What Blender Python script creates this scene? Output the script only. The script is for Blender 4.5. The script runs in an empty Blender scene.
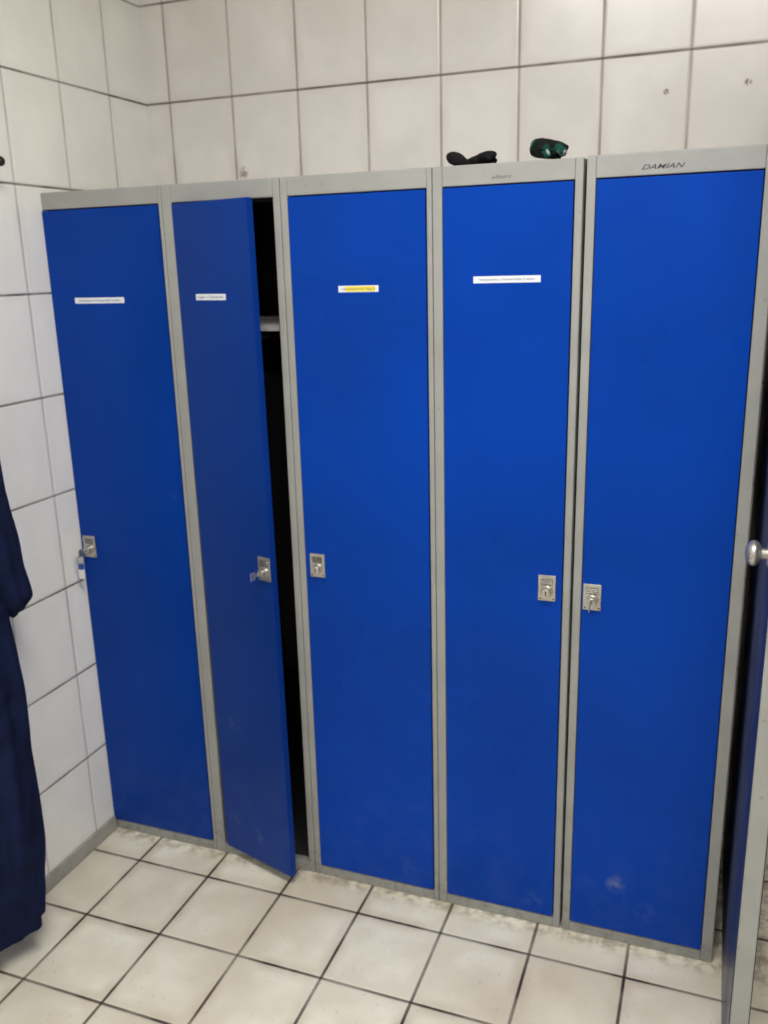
import bpy, bmesh, math, random
from mathutils import Matrix, Vector
random.seed(4)
S=bpy.context.scene
try: S.view_settings.view_transform='Standard'
except Exception: pass
COL=bpy.context.collection
def srgb(r,g,b):
    f=lambda c:(c/255/12.92) if c/255<=.04045 else ((c/255+.055)/1.055)**2.4
    return (f(r),f(g),f(b),1)
# ---------------------------------------------------------------- materials
class NT:
    def __init__(s,name):
        s.m=bpy.data.materials.new(name); s.m.use_nodes=True; s.t=s.m.node_tree
        s.b=s.t.nodes['Principled BSDF']
    def n(s,typ,**k):
        x=s.t.nodes.new(typ)
        for a,b in k.items(): setattr(x,a,b)
        return x
    def l(s,a,b): s.t.links.new(a,b)
    def math(s,op,a,b=None,c=None,clamp=False):
        x=s.n('ShaderNodeMath',operation=op); x.use_clamp=clamp
        for i,v in enumerate((a,b,c)):
            if v is None: continue
            if isinstance(v,(int,float)): x.inputs[i].default_value=v
            else: s.l(v,x.inputs[i])
        return x.outputs[0]
    def mix(s,fac,a,b):
        x=s.n('ShaderNodeMix',data_type='RGBA')
        if isinstance(fac,(int,float)): x.inputs[0].default_value=fac
        else: s.l(fac,x.inputs[0])
        for i,v in ((6,a),(7,b)):
            if isinstance(v,tuple): x.inputs[i].default_value=v
            else: s.l(v,x.inputs[i])
        return x.outputs[2]
    def maprange(s,v,a,b,c=0,d=1,smooth=True):
        x=s.n('ShaderNodeMapRange'); 
        if smooth: x.interpolation_type='SMOOTHSTEP'
        s.l(v,x.inputs[0])
        for i,q in enumerate((a,b,c,d)): x.inputs[i+1].default_value=q
        return x.outputs[0]
    def noise(s,vec,scale,detail=2,rough=.5):
        x=s.n('ShaderNodeTexNoise'); x.inputs['Scale'].default_value=scale
        x.inputs['Detail'].default_value=detail; x.inputs['Roughness'].default_value=rough
        s.l(vec,x.inputs['Vector']); return x.outputs[0]
    def spot(s,pos,P,r0,r1):
        d=s.n('ShaderNodeVectorMath',operation='DISTANCE'); s.l(pos,d.inputs[0]); d.inputs[1].default_value=P
        return s.maprange(d.outputs['Value'],r0,r1,1,0)
def paint(name,col,rough=.4,metal=0,var=.08,vscale=6,bump=0.0,bscale=60,spots=(),spotcol=(.5,.5,.5,1),spec=.5,coat=0,speck=None,dust=None,tint=None):
    q=NT(name); g=q.n('ShaderNodeNewGeometry'); pos=g.outputs['Position']
    n1=q.noise(pos,vscale,3)
    lo=tuple(c*(1-var) for c in col[:3])+(1,); hi=tuple(min(1,c*(1+var)) for c in col[:3])+(1,)
    c=q.mix(q.maprange(n1,.3,.7),lo,hi)
    rr=q.maprange(n1,.3,.7,rough*.85,rough*1.15)
    if speck:
        n2=q.noise(pos,speck[0],2)
        c=q.mix(q.maprange(n2,speck[1],speck[1]+.05,0,speck[2]),c,speck[3])
    if dust: # grime collecting towards the floor: (height, amount, colour, scale)
        sx=q.n('ShaderNodeSeparateXYZ'); q.l(pos,sx.inputs[0])
        hm=q.maprange(sx.outputs[2],0,dust[0],1,0)
        dn=q.maprange(q.noise(pos,dust[3],5,.65),.42,.75,0,dust[1])
        dm=q.math('MULTIPLY',hm,dn)
        c=q.mix(dm,c,dust[2]); rr=q.math('ADD',rr,q.math('MULTIPLY',dm,.5))
    if spots:
        nn=q.noise(pos,45,3)
        for P,r,st in spots:
            m=q.spot(pos,P,0,r); m=q.math('MULTIPLY',m,q.maprange(nn,.35,.7,0,st))
            c=q.mix(m,c,spotcol)
    q.l(c,q.b.inputs['Base Color'])
    q.b.inputs['Metallic'].default_value=metal
    q.l(rr,q.b.inputs['Roughness'])
    q.b.inputs['Specular IOR Level'].default_value=spec
    if tint: q.b.inputs['Specular Tint'].default_value=tint
    if coat: q.b.inputs['Coat Weight'].default_value=coat
    if bump:
        bm=q.n('ShaderNodeBump'); bm.inputs['Strength'].default_value=bump; bm.inputs['Distance'].default_value=.004
        q.l(q.noise(pos,bscale,2),bm.inputs['Height']); q.l(bm.outputs[0],q.b.inputs['Normal'])
    return q.m
def tiles(name,aU,aV,u0,su,v0,sv,wU,wV,ca,cb,gU,gV,rough=.25,stain=None,spots=(),spotcol=(.1,.06,.04,1),grime=None):
    q=NT(name); g=q.n('ShaderNodeNewGeometry'); pos=g.outputs['Position']
    sx=q.n('ShaderNodeSeparateXYZ'); q.l(pos,sx.inputs[0])
    def ax(a,c0,s,w):
        m=q.math('DIVIDE',q.math('SUBTRACT',sx.outputs[a],c0),s)
        fr=q.math('FRACT',m); fl=q.math('FLOOR',m)
        d=q.math('MULTIPLY',q.math('MINIMUM',fr,q.math('SUBTRACT',1.0,fr)),s)
        return q.maprange(d,w*.3,w*.62,1,0),fl,q.maprange(d,w*.2,w*1.1,0,1),q.maprange(d,0,w*5,0,1)
    mU,fU,hU,eU=ax(aU,u0,su,wU); mV,fV,hV,eV=ax(aV,v0,sv,wV)
    cb3=q.n('ShaderNodeCombineXYZ'); q.l(fU,cb3.inputs[0]); q.l(fV,cb3.inputs[1])
    wn=q.n('ShaderNodeTexWhiteNoise',noise_dimensions='3D'); q.l(cb3.outputs[0],wn.inputs['Vector'])
    n1=q.noise(pos,7,3,.5); n2=q.noise(pos,2.2,2)
    f=q.math('ADD',q.math('MULTIPLY',wn.outputs['Value'],.35),q.math('MULTIPLY',q.maprange(n1,.3,.7),.65))
    c=q.mix(f,ca,cb)
    if stain:
        c=q.mix(q.maprange(n2,.45,.72,0,stain[0]),c,stain[1])
        dd=q.math('MULTIPLY',q.math('SUBTRACT',1.0,q.math('MULTIPLY',eU,eV)),q.maprange(n1,.4,.7,0,stain[2]))
        c=q.mix(dd,c,stain[1])
    if grime: # dirt where the lockers meet the floor (y just in front of 0)
        gm=q.math('MULTIPLY',q.maprange(sx.outputs[1],-.06,.0,0,1),q.maprange(q.noise(pos,30,4,.6),.38,.65,0,grime[0]))
        c=q.mix(gm,c,grime[1])
        fn=q.noise(pos,75,3,.6); c=q.mix(q.maprange(fn,.62,.72,0,.25),c,grime[1])
    if spots:
        nn=q.noise(pos,120,2)
        for P,r,st in spots:
            c=q.mix(q.math('MULTIPLY',q.spot(pos,P,r*.3,r),q.maprange(nn,.35,.55,0,st)),c,spotcol)
    gn=q.maprange(n1,.3,.7,.6,1)
    c=q.mix(q.math('MULTIPLY',mU,gn),c,gU); c=q.mix(q.math('MULTIPLY',mV,gn),c,gV)
    q.l(c,q.b.inputs['Base Color'])
    mm=q.math('MAXIMUM',mU,mV)
    q.l(q.math('ADD',q.math('MULTIPLY',mm,.5),rough),q.b.inputs['Roughness'])
    bm=q.n('ShaderNodeBump'); bm.inputs['Strength'].default_value=.5; bm.inputs['Distance'].default_value=.002
    q.l(q.math('MULTIPLY',hU,hV),bm.inputs['Height']); q.l(bm.outputs[0],q.b.inputs['Normal'])
    return q.m
SP=.2557
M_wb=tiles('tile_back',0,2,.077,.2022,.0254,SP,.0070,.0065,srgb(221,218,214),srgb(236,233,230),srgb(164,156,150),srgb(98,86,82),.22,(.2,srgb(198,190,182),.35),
   spots=[((1.44,.4943,1.985),.009,1),((1.62,.4943,1.99),.011,1),((.30,.4943,1.87),.022,.7)],spotcol=srgb(120,95,85))
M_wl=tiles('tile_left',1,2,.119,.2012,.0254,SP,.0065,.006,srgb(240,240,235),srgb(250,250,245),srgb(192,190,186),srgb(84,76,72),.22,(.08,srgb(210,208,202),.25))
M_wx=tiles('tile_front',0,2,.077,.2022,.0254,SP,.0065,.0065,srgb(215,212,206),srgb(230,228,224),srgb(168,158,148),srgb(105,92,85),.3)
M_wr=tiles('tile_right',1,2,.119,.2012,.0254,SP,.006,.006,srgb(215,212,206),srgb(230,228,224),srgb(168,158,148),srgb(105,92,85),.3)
M_fl=tiles('tile_floor',0,1,.3837,.2222,-.110,.2300,.0080,.0080,srgb(228,222,202),srgb(253,250,234),srgb(44,35,29),srgb(44,35,29),.3,(.45,srgb(196,182,156),.7),grime=(.7,srgb(130,115,94)))
M_ceil=paint('ceiling_paint',srgb(225,222,215),.8,var=.03)
_spots=[((.455,-.03,.43),.035,.35),((.44,-.03,.14),.03,.25),((.52,-.04,.12),.05,.2),((1.455,-.004,.165),.032,.5),((1.53,-.004,.10),.04,.15),((.31,0,1.05),.02,.15),((.93,0,.09),.04,.15),((1.26,0,.07),.04,.15)]
def blue(name,c,k=.30): return paint(name,c,k,var=.10,vscale=2.2,bump=.06,bscale=7,spots=_spots,spotcol=srgb(130,145,165),speck=(55,.74,.25,srgb(50,100,180)),spec=.30,tint=srgb(150,178,255),dust=(.5,.09,srgb(110,125,150),14))
M_blue=blue('blue_enamel',srgb(0,59,162))
M_blueA=blue('blue_enamel_shaded',srgb(4,55,146),.33)  # door 1: its weaker reflection painted in as a darker blue
M_blueB=blue('blue_enamel_shaded_deep',srgb(8,52,134),.36)  # door 2: same enamel, dimmer reflection put into the colour
M_blue_in=paint('blue_enamel_dark',srgb(8,35,90),.5)
M_grey=paint('grey_enamel',srgb(154,156,154),.55,var=.06,vscale=10,speck=(70,.68,.3,srgb(110,104,96)),dust=(.25,.55,srgb(100,92,82),40),spec=.35)
M_inner=paint('locker_inside_shade',srgb(38,38,40),.7)  # charcoal stands in for the shade inside the grey lockers
M_gap=paint('gap_shade',srgb(25,24,24),.9)
M_steel=paint('brushed_steel',srgb(190,188,182),.32,metal=.85,var=.1,vscale=60)
M_chrome=paint('chrome',srgb(225,225,228),.2,metal=1,var=.02)
M_dark=paint('black_slot',srgb(22,22,22),.5)
M_white=paint('white_label',srgb(225,232,240),.5,var=.02)
M_yel=paint('yellow_label',srgb(235,215,60),.5,var=.02)
M_ink=paint('ink',srgb(62,64,70),.6)
M_faint=paint('faint_ink',srgb(130,136,148),.6)
M_pencil=paint('pencil',srgb(105,105,102),.6)
M_tagw=paint('key_tag_white',srgb(225,225,225),.4)
M_tagb=paint('key_tag_blue',srgb(40,80,160),.4)
M_navy=paint('navy_cloth',srgb(22,30,60),.95,var=.3,vscale=12,bump=.6,bscale=45,spec=.1)
M_blackcloth=paint('black_cloth',srgb(14,14,16),.95,var=.3,vscale=15,spec=.1)
M_base=paint('skirting_tile',srgb(160,158,150),.4,var=.12,vscale=20)
M_black=paint('glove_black',srgb(20,20,22),.8,var=.4,vscale=60,bump=.5,bscale=200,spec=.2)
q=NT('glove_green'); g=q.n('ShaderNodeTexCoord'); n=q.noise(g.outputs['Object'],30,1)
c=q.mix(q.maprange(n,.48,.53),srgb(16,20,20),srgb(14,70,58)); c=q.mix(q.maprange(n,.62,.66),c,srgb(170,185,180)); q.l(c,q.b.inputs['Base Color']); q.b.inputs['Roughness'].default_value=.8; q.b.inputs['Specular IOR Level'].default_value=.2
M_green=q.m
q=NT('lamp_diffuser'); q.b.inputs['Emission Color'].default_value=(1,.97,.92,1); q.b.inputs['Emission Strength'].default_value=4
M_lamp=q.m
# ---------------------------------------------------------------- mesh helpers
def mesh_obj(name,bm,mats,parent=None,smooth=False,bevel=0,seg=2):
    me=bpy.data.meshes.new(name); bm.normal_update(); bm.to_mesh(me); bm.free()
    for m in (mats if isinstance(mats,(list,tuple)) else [mats]): me.materials.append(m)
    ob=bpy.data.objects.new(name,me); COL.objects.link(ob)
    if smooth:
        for p in me.polygons: p.use_smooth=True
    if bevel:
        b=ob.modifiers.new('b','BEVEL'); b.width=bevel; b.segments=seg; b.limit_method='ANGLE'
    if parent: ob.parent=parent
    return ob
def box(bm,x0,x1,y0,y1,z0,z1,mi=0,M=None):
    vs=[bm.verts.new((x,y,z)) for x in (x0,x1) for y in (y0,y1) for z in (z0,z1)]
    if M: 
        for v in vs: v.co=M@v.co
    for f in ((0,1,3,2),(4,6,7,5),(0,4,5,1),(2,3,7,6),(0,2,6,4),(1,5,7,3)):
        fc=bm.faces.new([vs[i] for i in f]); fc.material_index=mi
def cyl(bm,c,axis,r0,r1,h,seg=24,mi=0,M=None):
    a=Vector(axis).normalized(); R=a.to_track_quat('Z','Y').to_matrix().to_4x4()
    T=Matrix.Translation(Vector(c))@R@Matrix.Translation((0,0,h/2))
    if M: T=M@T
    r=bmesh.ops.create_cone(bm,cap_ends=True,segments=seg,radius1=r0,radius2=r1,depth=h,matrix=T)
    for v in r['verts']:
        for f in v.link_faces: f.material_index=mi
def sph(bm,c,sc,mi=0,M=None):
    T=Matrix.Translation(Vector(c))@Matrix.Diagonal((*sc,1))
    if M: T=M@T
    r=bmesh.ops.create_uvsphere(bm,u_segments=24,v_segments=14,radius=1,matrix=T)
    for v in r['verts']:
        for f in v.link_faces: f.material_index=mi; f.smooth=True
def empty(name,loc=(0,0,0)):
    e=bpy.data.objects.new(name,None); e.location=loc; e.empty_display_size=.1; COL.objects.link(e); return e
def text(name,s,size,loc,mat,parent,width=None,rotz=0,M=None,shear=0,bold=0):
    cu=bpy.data.curves.new(name,'FONT'); cu.body=s; cu.size=size; cu.extrude=.0002; cu.align_x='CENTER'; cu.align_y='CENTER'; cu.shear=shear; cu.offset=bold
    tmp=bpy.data.objects.new(name+'_t',cu); COL.objects.link(tmp); bpy.context.view_layer.update()
    me=bpy.data.meshes.new_from_object(tmp.evaluated_get(bpy.context.evaluated_depsgraph_get()))
    bpy.data.objects.remove(tmp)
    xs=[v.co.x for v in me.vertices]; w=max(xs)-min(xs); k=(width/w) if width else 1
    R=Matrix.Rotation(math.pi/2,4,'X')
    T=Matrix.Translation(Vector(loc))@Matrix.Rotation(rotz,4,'Z')@R@Matrix.Diagonal((k,1,1,1))
    if M: T=M@T
    me.transform(T); me.materials.clear(); me.materials.append(mat)
    ob=bpy.data.objects.new(name,me); COL.objects.link(ob); ob.parent=parent; return ob
# ---------------------------------------------------------------- room
D=.4943; XR=2.9; YF=-3.3; H=2.75
def single(name,boxes,mat,bevel=0):
    bm=bmesh.new()
    for b in boxes: box(bm,*b)
    return mesh_obj(name,bm,mat,bevel=bevel)
single('floor',[(-.1,XR+.1,YF-.1,2.1,-.1,0)],M_fl)
single('ceiling',[(-.1,XR+.1,YF-.1,2.1,H,H+.1)],M_ceil)
single('wall_left',[(-.1,0,YF-.1,2.1,0,H)],M_wl)
single('wall_right',[(XR,XR+.1,YF-.1,2.1,0,H)],M_wr)
single('wall_front',[(0,XR,YF-.1,YF,0,H)],M_wx)
single('wall_back',[(0,1.755,D,D+.1,0,H),(1.755,2.565,D,D+.1,2.04,H),(2.565,XR,D,D+.1,0,H)],M_wb)
single('wall_corridor',[(0,XR,2.0,2.1,0,H)],M_wx)
single('baseboard_left',[(0,.009,YF,-.006,0,.045)],M_base,.002)
# ---------------------------------------------------------------- lockers
ZT=1.8
def lock_parts(name,parent,cx,cz,yf,M=None,key='stub',flip=1):
    bm=bmesh.new()
    box(bm,cx-.0195,cx+.0195,yf-.004,yf,cz-.03,cz+.03,0,M)
    box(bm,cx-.013,cx+.013,yf-.0052,yf-.0035,cz+.008,cz+.022,1,M)
    for k in range(3): box(bm,cx-.013,cx+.013,yf-.0062,yf-.005,cz+.0105+k*.004,cz+.0122+k*.004,0,M)
    cyl(bm,(cx,yf-.003,cz-.008),(0,-1,0),.0145,.0135,.006,28,0,M)
    cyl(bm,(cx,yf-.009,cz-.008),(0,-1,0),.011,.010,.010,28,0,M)
    box(bm,cx-.0012,cx+.0012,yf-.0196,yf-.0185,cz-.014,cz-.002,1,M)
    for sx in (-1,1):
        cyl(bm,(cx+sx*.015,yf-.0035,cz-.025),(0,-1,0),.0025,.002,.0012,10,1,M)
    mesh_obj(name,bm,[M_steel,M_dark],parent,bevel=.0006,seg=1)
    if key!='none':
        bm=bmesh.new()
        box(bm,cx-.0008,cx+.0008,yf-.034,yf-.018,cz-.012,cz-.004,0,M)
        box(bm,cx-.001,cx+.001,yf-.05,yf-.034,cz-.018,cz+.002,0,M)
        mesh_obj('key',bm,[M_steel],parent,bevel=.0005,seg=1)
    if key=='tag':
        bm=bmesh.new()
        for k in range(16):
            a=k/16*2*math.pi; b=(k+1)/16*2*math.pi
            p=Vector((cx-.002+.002*math.sin(a),yf-.043+.012*math.sin(a),cz-.026+.012*math.cos(a)))
            r=Vector((cx-.002+.002*math.sin(b),yf-.043+.012*math.sin(b),cz-.026+.012*math.cos(b)))
            cyl(bm,p,r-p,.0009,.0009,(r-p).length,6,0,M)
        mesh_obj('key_ring',bm,[M_steel],parent)
        bm=bmesh.new(); box(bm,cx-.012,cx+.008,yf-.046,yf-.041,cz-.080,cz-.052,0,M); box(bm,cx-.010,cx+.006,yf-.0465,yf-.0405,cz-.054,cz-.037,1,M)
        mesh_obj('key_tag',bm,[M_tagw,M_tagb],parent,bevel=.002)
def locker(x0,x1,dx0,dx1,lockx,lockz,label,labelz,key,ang=0,ztop=ZT,lw=.014,labcol=None,txt='A. Nowak',dw=None,sag=0,mat=None):
    e=empty('metal_locker')
    g=.0006; x0+=g; x1-=g
    bm=bmesh.new()
    box(bm,x0,x0+.0015,.018,.489,.0,ztop-.001); box(bm,x1-.0015,x1,.018,.489,.0,ztop-.001)
    box(bm,x0,x1,.487,.489,0,ztop-.001); box(bm,x0,x1,.018,.489,ztop-.003,ztop-.001); box(bm,x0,x1,.018,.489,.028,.030)
    mesh_obj('carcass',bm,M_grey,e)
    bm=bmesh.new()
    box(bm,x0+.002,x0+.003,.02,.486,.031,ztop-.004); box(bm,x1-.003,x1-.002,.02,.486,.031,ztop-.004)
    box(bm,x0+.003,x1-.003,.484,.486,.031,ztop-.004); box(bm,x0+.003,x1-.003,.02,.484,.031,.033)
    mesh_obj('inner_shade',bm,M_inner,e)  # dark sheets over the grey carcass, interior shade put into their colour
    bm=bmesh.new()
    box(bm,x0+.004,x1-.004,.03,.48,1.475,1.477); box(bm,x0+.004,x1-.004,.028,.031,1.463,1.477)
    cyl(bm,(x0+.004,.25,1.43),(1,0,0),.008,.008,x1-x0-.008,16)
    mesh_obj('hat_shelf',bm,M_grey,e)
    bm=bmesh.new(); gp=.0022
    if dx0-gp-x0>.001: box(bm,x0,dx0-gp,0,.018,0,ztop)
    box(bm,dx1+gp,x1,0,.018,0,ztop)
    a=max(x0,dx0-gp); b=dx1+gp
    box(bm,a,b,0,.018,1.7595,ztop); box(bm,a,b,0,.018,0,.029)
    mesh_obj('front_frame',bm,[M_grey],e,bevel=.0022)
    bm=bmesh.new()
    for xx in (max(x0,dx0-.004),dx1-.008): box(bm,xx,xx+.012,.0195,.022,.03,1.764)
    box(bm,max(x0,dx0-.004),dx1+.004,.0195,.022,1.752,1.764)
    mesh_obj('door_gap_shade',bm,M_gap,e)  # near-black strips behind the door edges, gap shade painted as colour
    w=dw or dx1-dx0; z0,z1=.033,1.7565
    Sh=Matrix.Identity(4)
    if sag: Sh[0][2]=-sag/1.72; Sh[0][3]=sag*1.02
    M=Matrix.Translation((dx0,0,0))@Matrix.Rotation(-ang,4,'Z')@Sh
    bm=bmesh.new(); box(bm,0,w,-.003,.0,z0,z1,0,M)
    for bx in ((0,.0015,0,.016),(w-.0015,w,0,.016)): box(bm,bx[0],bx[1],bx[2],bx[3],z0,z1,0,M)
    box(bm,0,w,0,.016,z0,z0+.0015,0,M); box(bm,0,w,0,.016,z1-.0015,z1,0,M)
    box(bm,w*.5-.03,w*.5+.03,0,.012,z0+.02,z1-.02,1,M)
    mesh_obj('door',bm,[mat or M_blue,M_blue_in],e,bevel=.0014)
    lock_parts('cam_lock',e,lockx-dx0,lockz,-.003,M,key)
    if label:
        la,lb=label
        bm=bmesh.new(); box(bm,la-dx0,lb-dx0,-.0036,-.003,labelz-lw/2,labelz+lw/2,0,M)
        mesh_obj('name_label',bm,M_white,e)
        if labcol:
            bm=bmesh.new(); box(bm,la-dx0+(lb-la)*.18,lb-dx0-(lb-la)*.08,-.0039,-.0035,labelz-lw*.38,labelz+lw*.38,0,M)
            mesh_obj('name_highlight',bm,labcol,e)
        text('name_text',txt,.0058,((la+lb)/2-dx0,-.0042,labelz),M_faint,e,width=(lb-la)*.82,M=M)
    return e
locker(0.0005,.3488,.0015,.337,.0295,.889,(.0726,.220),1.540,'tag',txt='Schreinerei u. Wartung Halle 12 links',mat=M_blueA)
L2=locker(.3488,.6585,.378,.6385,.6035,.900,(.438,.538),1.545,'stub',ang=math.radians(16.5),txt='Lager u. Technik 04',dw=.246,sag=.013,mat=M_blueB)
locker(.6585,1.0137,.679,.999,.7115,.899,(.794,.8895),1.557,'none',labcol=M_yel,txt='Haustechnik Tag 3')
L4=locker(1.0137,1.3270,1.038,1.308,1.2755,.899,(1.1044,1.2466),1.571,'none',txt='Nachtschicht u. Versand Halle 2 rechts')
L5=locker(1.3320,1.6842,1.353,1.656,1.3755,.888,None,0,'stub',ztop=1.802)
text('marker_name','DAMIAN',.0125,(1.474,-.0003,1.774),M_ink,L5,width=.080,shear=.4,bold=.0001)
text('pencil_name','albert',.010,(1.160,-.0003,1.773),M_pencil,L4,width=.042,shear=.3)
# ---------------------------------------------------------------- cloth lofts
def loft(bm,secs,seg=48,folds=7,amp=.10,ph=0):
    rings=[]
    for i,(cx,cy,z,rx,ry) in enumerate(secs):
        r=[]
        for k in range(seg):
            t=2*math.pi*k/seg
            f=1+amp*math.sin(folds*t+ph+z*4)+amp*.5*math.sin((folds+4)*t-z*9+ph)
            r.append(bm.verts.new((cx+rx*f*math.cos(t),cy+ry*f*math.sin(t),z+.006*math.sin(3*t+ph))))
        rings.append(r)
    for a,b in zip(rings,rings[1:]):
        for k in range(seg): bm.faces.new((a[k],a[(k+1)%seg],b[(k+1)%seg],b[k]))
    bm.faces.new(rings[0][::-1]); bm.faces.new(rings[-1])
def dense(secs,n=8):
    out=[]
    for a,b in zip(secs,secs[1:]):
        for k in range(n):
            t=k/n; s=t*t*(3-2*t); out.append(tuple(a[i]+(b[i]-a[i])*(t if i==2 else s) for i in range(5)))
    out.append(secs[-1]); return out
def cloth(name,lofts,mat,parent,vox=.007):
    bm=bmesh.new()
    for s,f,a,p in lofts: loft(bm,dense(s),folds=f,amp=a,ph=p)
    bmesh.ops.recalc_face_normals(bm,faces=bm.faces)
    ob=mesh_obj(name,bm,mat,parent,smooth=True)
    r=ob.modifiers.new('r','REMESH'); r.mode='VOXEL'; r.voxel_size=vox; r.use_smooth_shade=True
    sm=ob.modifiers.new('s','SMOOTH'); sm.iterations=3
    return ob
e=empty('coat_rail')
bm=bmesh.new(); box(bm,.0,.022,-1.35,-.165,1.835,1.875)
mesh_obj('rail_board',bm,M_dark,e,bevel=.003)
bm=bmesh.new()
# end hook of the rail reaches out into the room
cyl(bm,(.02,-.185,1.853),(1,0,0),.007,.007,.035,14); sph(bm,(.058,-.185,1.853),(.011,.011,.011))
for yy in (-.36,-.62,-.90,-1.18):
    cyl(bm,(.02,yy,1.850),(1,0,0),.006,.006,.05,12); sph(bm,(.072,yy,1.852),(.010,.010,.010))
    cyl(bm,(.02,yy,1.842),(.6,0,-1),.004,.004,.045,10); cyl(bm,(.045,yy,1.800),(1,0,.5),.004,.004,.022,10)
mesh_obj('rail_hooks',bm,M_dark,e)
e=empty('work_coverall')
cy=-.62
cloth('coverall_cloth',[
 ([(.07,cy,1.795,.010,.018),(.078,cy,1.77,.035,.05),(.09,cy,1.66,.05,.12),(.10,cy,1.45,.06,.155),(.10,cy,1.15,.065,.175),(.10,cy+.01,.95,.07,.185),(.10,cy+.01,.80,.068,.185),(.10,cy+.01,.70,.06,.17)],6,.09,.3),
 ([(.11,cy+.10,.90,.06,.09),(.11,cy+.115,.6,.060,.088),(.108,cy+.110,.3,.062,.088),(.10,cy+.108,.17,.062,.084),(.10,cy+.108,.085,.060,.078)],5,.13,1.0),
 ([(.09,cy-.08,.90,.06,.09),(.09,cy-.09,.6,.06,.085),(.09,cy-.09,.3,.06,.085),(.09,cy-.09,.05,.065,.085)],5,.12,2.0),
 ([(.10,cy+.08,1.64,.045,.05),(.11,cy+.155,1.42,.048,.05),(.11,cy+.182,1.18,.048,.052),(.105,cy+.218,.98,.045,.050),(.105,cy+.235,.885,.044,.048),(.102,cy+.23,.85,.03,.03)],5,.10,.5),
 ([(.10,cy-.08,1.64,.045,.05),(.11,cy-.16,1.40,.045,.05),(.11,cy-.19,1.1,.045,.05),(.11,cy-.20,.88,.04,.045)],5,.10,2.5),
],M_navy,e)
cloth('added_dark_jacket',[([(.50,.25,1.45,.01,.01),(.50,.25,1.40,.04,.05),(.505,.25,1.34,.11,.12),(.505,.25,1.0,.125,.14),(.505,.25,.55,.125,.15)],7,.05,.6)],M_blackcloth,L2,.01)  # added jacket, fills the ajar locker so its inside reads black
# ---------------------------------------------------------------- gloves on the lockers
def glove(name,loc,rotz,verts,edges,mat,scale=1):
    me=bpy.data.meshes.new('glove_shell'); me.from_pydata([v[:3] for v in verts],edges,[]); me.materials.append(mat)
    ob=bpy.data.objects.new('glove_shell',me); COL.objects.link(ob)
    sk=ob.modifiers.new('sk','SKIN'); sk.use_smooth_shade=True
    for i,v in enumerate(verts):
        r=v[3]; me.skin_vertices[0].data[i].radius=(r,r); me.skin_vertices[0].data[i].use_root=(i==0)
    s=ob.modifiers.new('ss','SUBSURF'); s.levels=2; s.render_levels=2
    t=bpy.data.textures.new(name+'_n','CLOUDS'); t.noise_scale=.015
    d=ob.modifiers.new('d','DISPLACE'); d.texture=t; d.strength=.005
    e=empty(name,loc); e.rotation_euler=(0,0,rotz); e.scale=(scale,)*3; ob.parent=e
    return e
gv=[(.016,0,.014,.011),(-.006,0,.010,.007),(-.028,0,.018,.016),(-.042,.004,.024,.015),(-.052,.006,.018,.012),
 (.032,-.016,.020,.008),(.052,-.022,.012,.0065),(.036,-.004,.024,.008),(.060,-.006,.020,.007),(.036,.010,.018,.007),(.056,.014,.010,.0065),(.030,.022,.012,.006),(.046,.032,.009,.006),
 (.010,-.018,.012,.007),(.022,-.034,.009,.0065)]
ge=[(0,1),(1,2),(2,3),(3,4),(0,5),(5,6),(0,7),(7,8),(0,9),(9,10),(0,11),(11,12),(0,13),(13,14)]
glove('work_glove',(1.080,.060,1.800),0,gv,ge,M_black)
gv=[(.008,0,.026,.021),(-.018,.004,.031,.020),(-.032,.006,.030,.016),
 (.026,-.016,.030,.010),(.042,-.018,.014,.009),(.028,-.002,.034,.010),(.046,-.004,.020,.009),(.026,.014,.028,.009),(.040,.016,.012,.008),(.018,.026,.018,.008),(.030,.032,.010,.007),
 (-.004,-.026,.018,.009),(.012,-.038,.010,.008)]
ge=[(0,1),(1,2),(0,3),(3,4),(0,5),(5,6),(0,7),(7,8),(0,9),(9,10),(0,11),(11,12)]
glove('work_glove',(1.237,.065,1.800),.1,gv,ge,M_green)
# ---------------------------------------------------------------- room door on the right, standing open
e=empty('door_1')
x0,x1=1.707,1.739; yn,yfar=-.405,.462
bm=bmesh.new(); box(bm,x0,x1,yn,yfar,.008,2.02)
mesh_obj('door_leaf_core',bm,M_grey,e,bevel=.003)
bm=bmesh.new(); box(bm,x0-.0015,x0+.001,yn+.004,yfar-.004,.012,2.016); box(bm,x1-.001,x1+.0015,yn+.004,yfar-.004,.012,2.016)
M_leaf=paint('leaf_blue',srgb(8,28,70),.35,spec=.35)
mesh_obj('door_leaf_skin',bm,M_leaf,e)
bm=bmesh.new()
for sx,xx in ((-1,x0-.0015),(1,x1+.0015)):
    cyl(bm,(xx,-.335,1.121),(sx,0,0),.022,.020,.005,32); cyl(bm,(xx,-.335,1.121),(sx,0,0),.009,.011,.026,20)
    sph(bm,(xx+sx*.026,-.335,1.121),(.014,.022,.022))
box(bm,x0+.009,x1-.009,yn-.001,yn+.002,1.03,1.20)
mesh_obj('door_knob',bm,M_steel,e,bevel=.0008)
bm=bmesh.new()
for zz in (.25,1.05,1.8): cyl(bm,(x1+.006,yfar+.012,zz),(0,0,1),.007,.007,.09,16)
mesh_obj('hinges',bm,M_steel,e)
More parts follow.
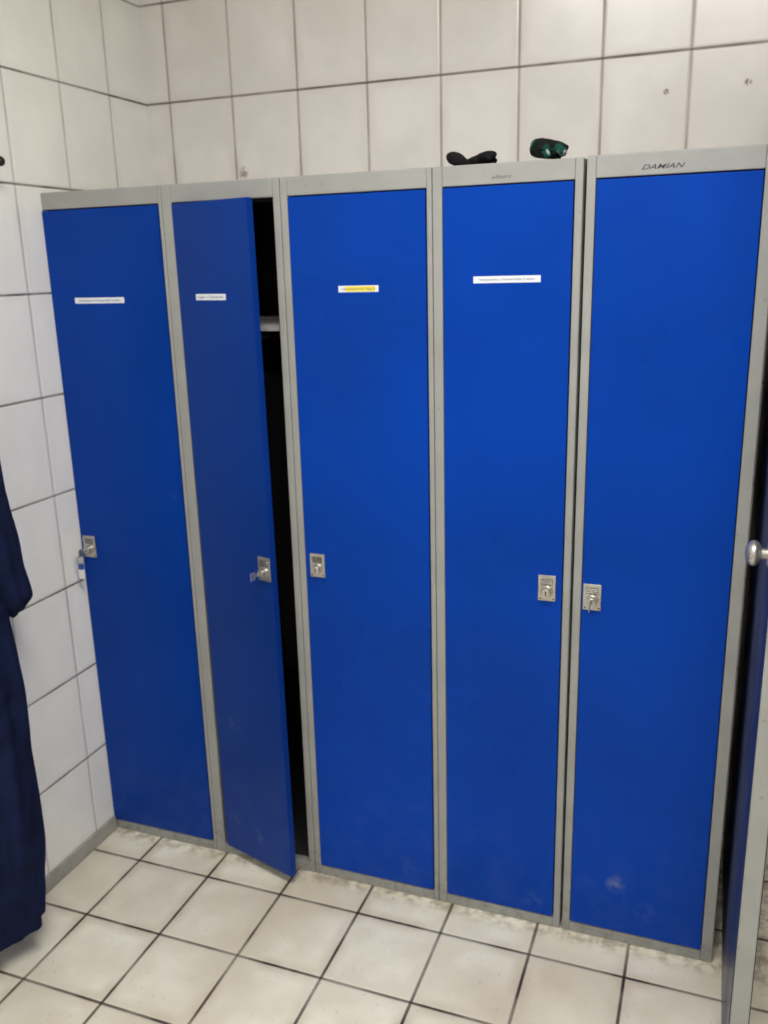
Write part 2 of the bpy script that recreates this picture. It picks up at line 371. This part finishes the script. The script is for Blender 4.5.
single('trim_door',[(1.757,1.785,D-.012,D+.11,0,2.038),(2.535,2.563,D-.012,D+.11,0,2.038),(1.785,2.535,D-.012,D+.11,2.01,2.038)],M_grey,.003)
# ---------------------------------------------------------------- light fixtures
def lamp(x,y,sx,sy,power,col=(1,.97,.93)):
    e=empty('ceiling_light')
    bm=bmesh.new(); box(bm,x-sx/2-.02,x+sx/2+.02,y-sy/2-.02,y+sy/2+.02,H-.05,H)
    mesh_obj('housing',bm,M_ceil,e,bevel=.005)
    bm=bmesh.new(); box(bm,x-sx/2,x+sx/2,y-sy/2,y+sy/2,H-.065,H-.05)
    mesh_obj('diffuser',bm,M_lamp,e,bevel=.004)
    L=bpy.data.lights.new('tube_light','AREA'); L.shape='RECTANGLE'; L.size=sx; L.size_y=sy; L.energy=power; L.color=col
    o=bpy.data.objects.new('tube_light',L); o.location=(x,y,H-.07); COL.objects.link(o); o.parent=e
lamp(1.45,-1.2,1.2,.25,38)
lamp(1.25,-2.6,1.2,.25,12)
w=bpy.data.worlds.new('w'); S.world=w; w.use_nodes=True
w.node_tree.nodes['Background'].inputs[0].default_value=(.9,.95,1,1); w.node_tree.nodes['Background'].inputs[1].default_value=.3
# ---------------------------------------------------------------- camera
yaw,pitch,roll=.3628,-.2677,-.0260
sy,cyw=math.sin(yaw),math.cos(yaw)
fw=Vector((-sy*math.cos(pitch),cyw*math.cos(pitch),math.sin(pitch))); r=Vector((cyw,sy,0)); u=r.cross(fw)
cr,sr=math.cos(roll),math.sin(roll); R=r*cr+u*sr; U=-r*sr+u*cr
cam=bpy.data.cameras.new('camera'); co=bpy.data.objects.new('camera',cam); COL.objects.link(co)
m=Matrix((R,U,-fw)).transposed().to_4x4(); m.translation=Vector((1.6037,-1.8862,1.5999)); co.matrix_world=m
cam.sensor_fit='VERTICAL'; cam.sensor_height=24; cam.lens=889.08/1024*24; cam.clip_start=.02
cam.dof.use_dof=True; cam.dof.focus_distance=1.3; cam.dof.aperture_fstop=4.0
S.camera=co
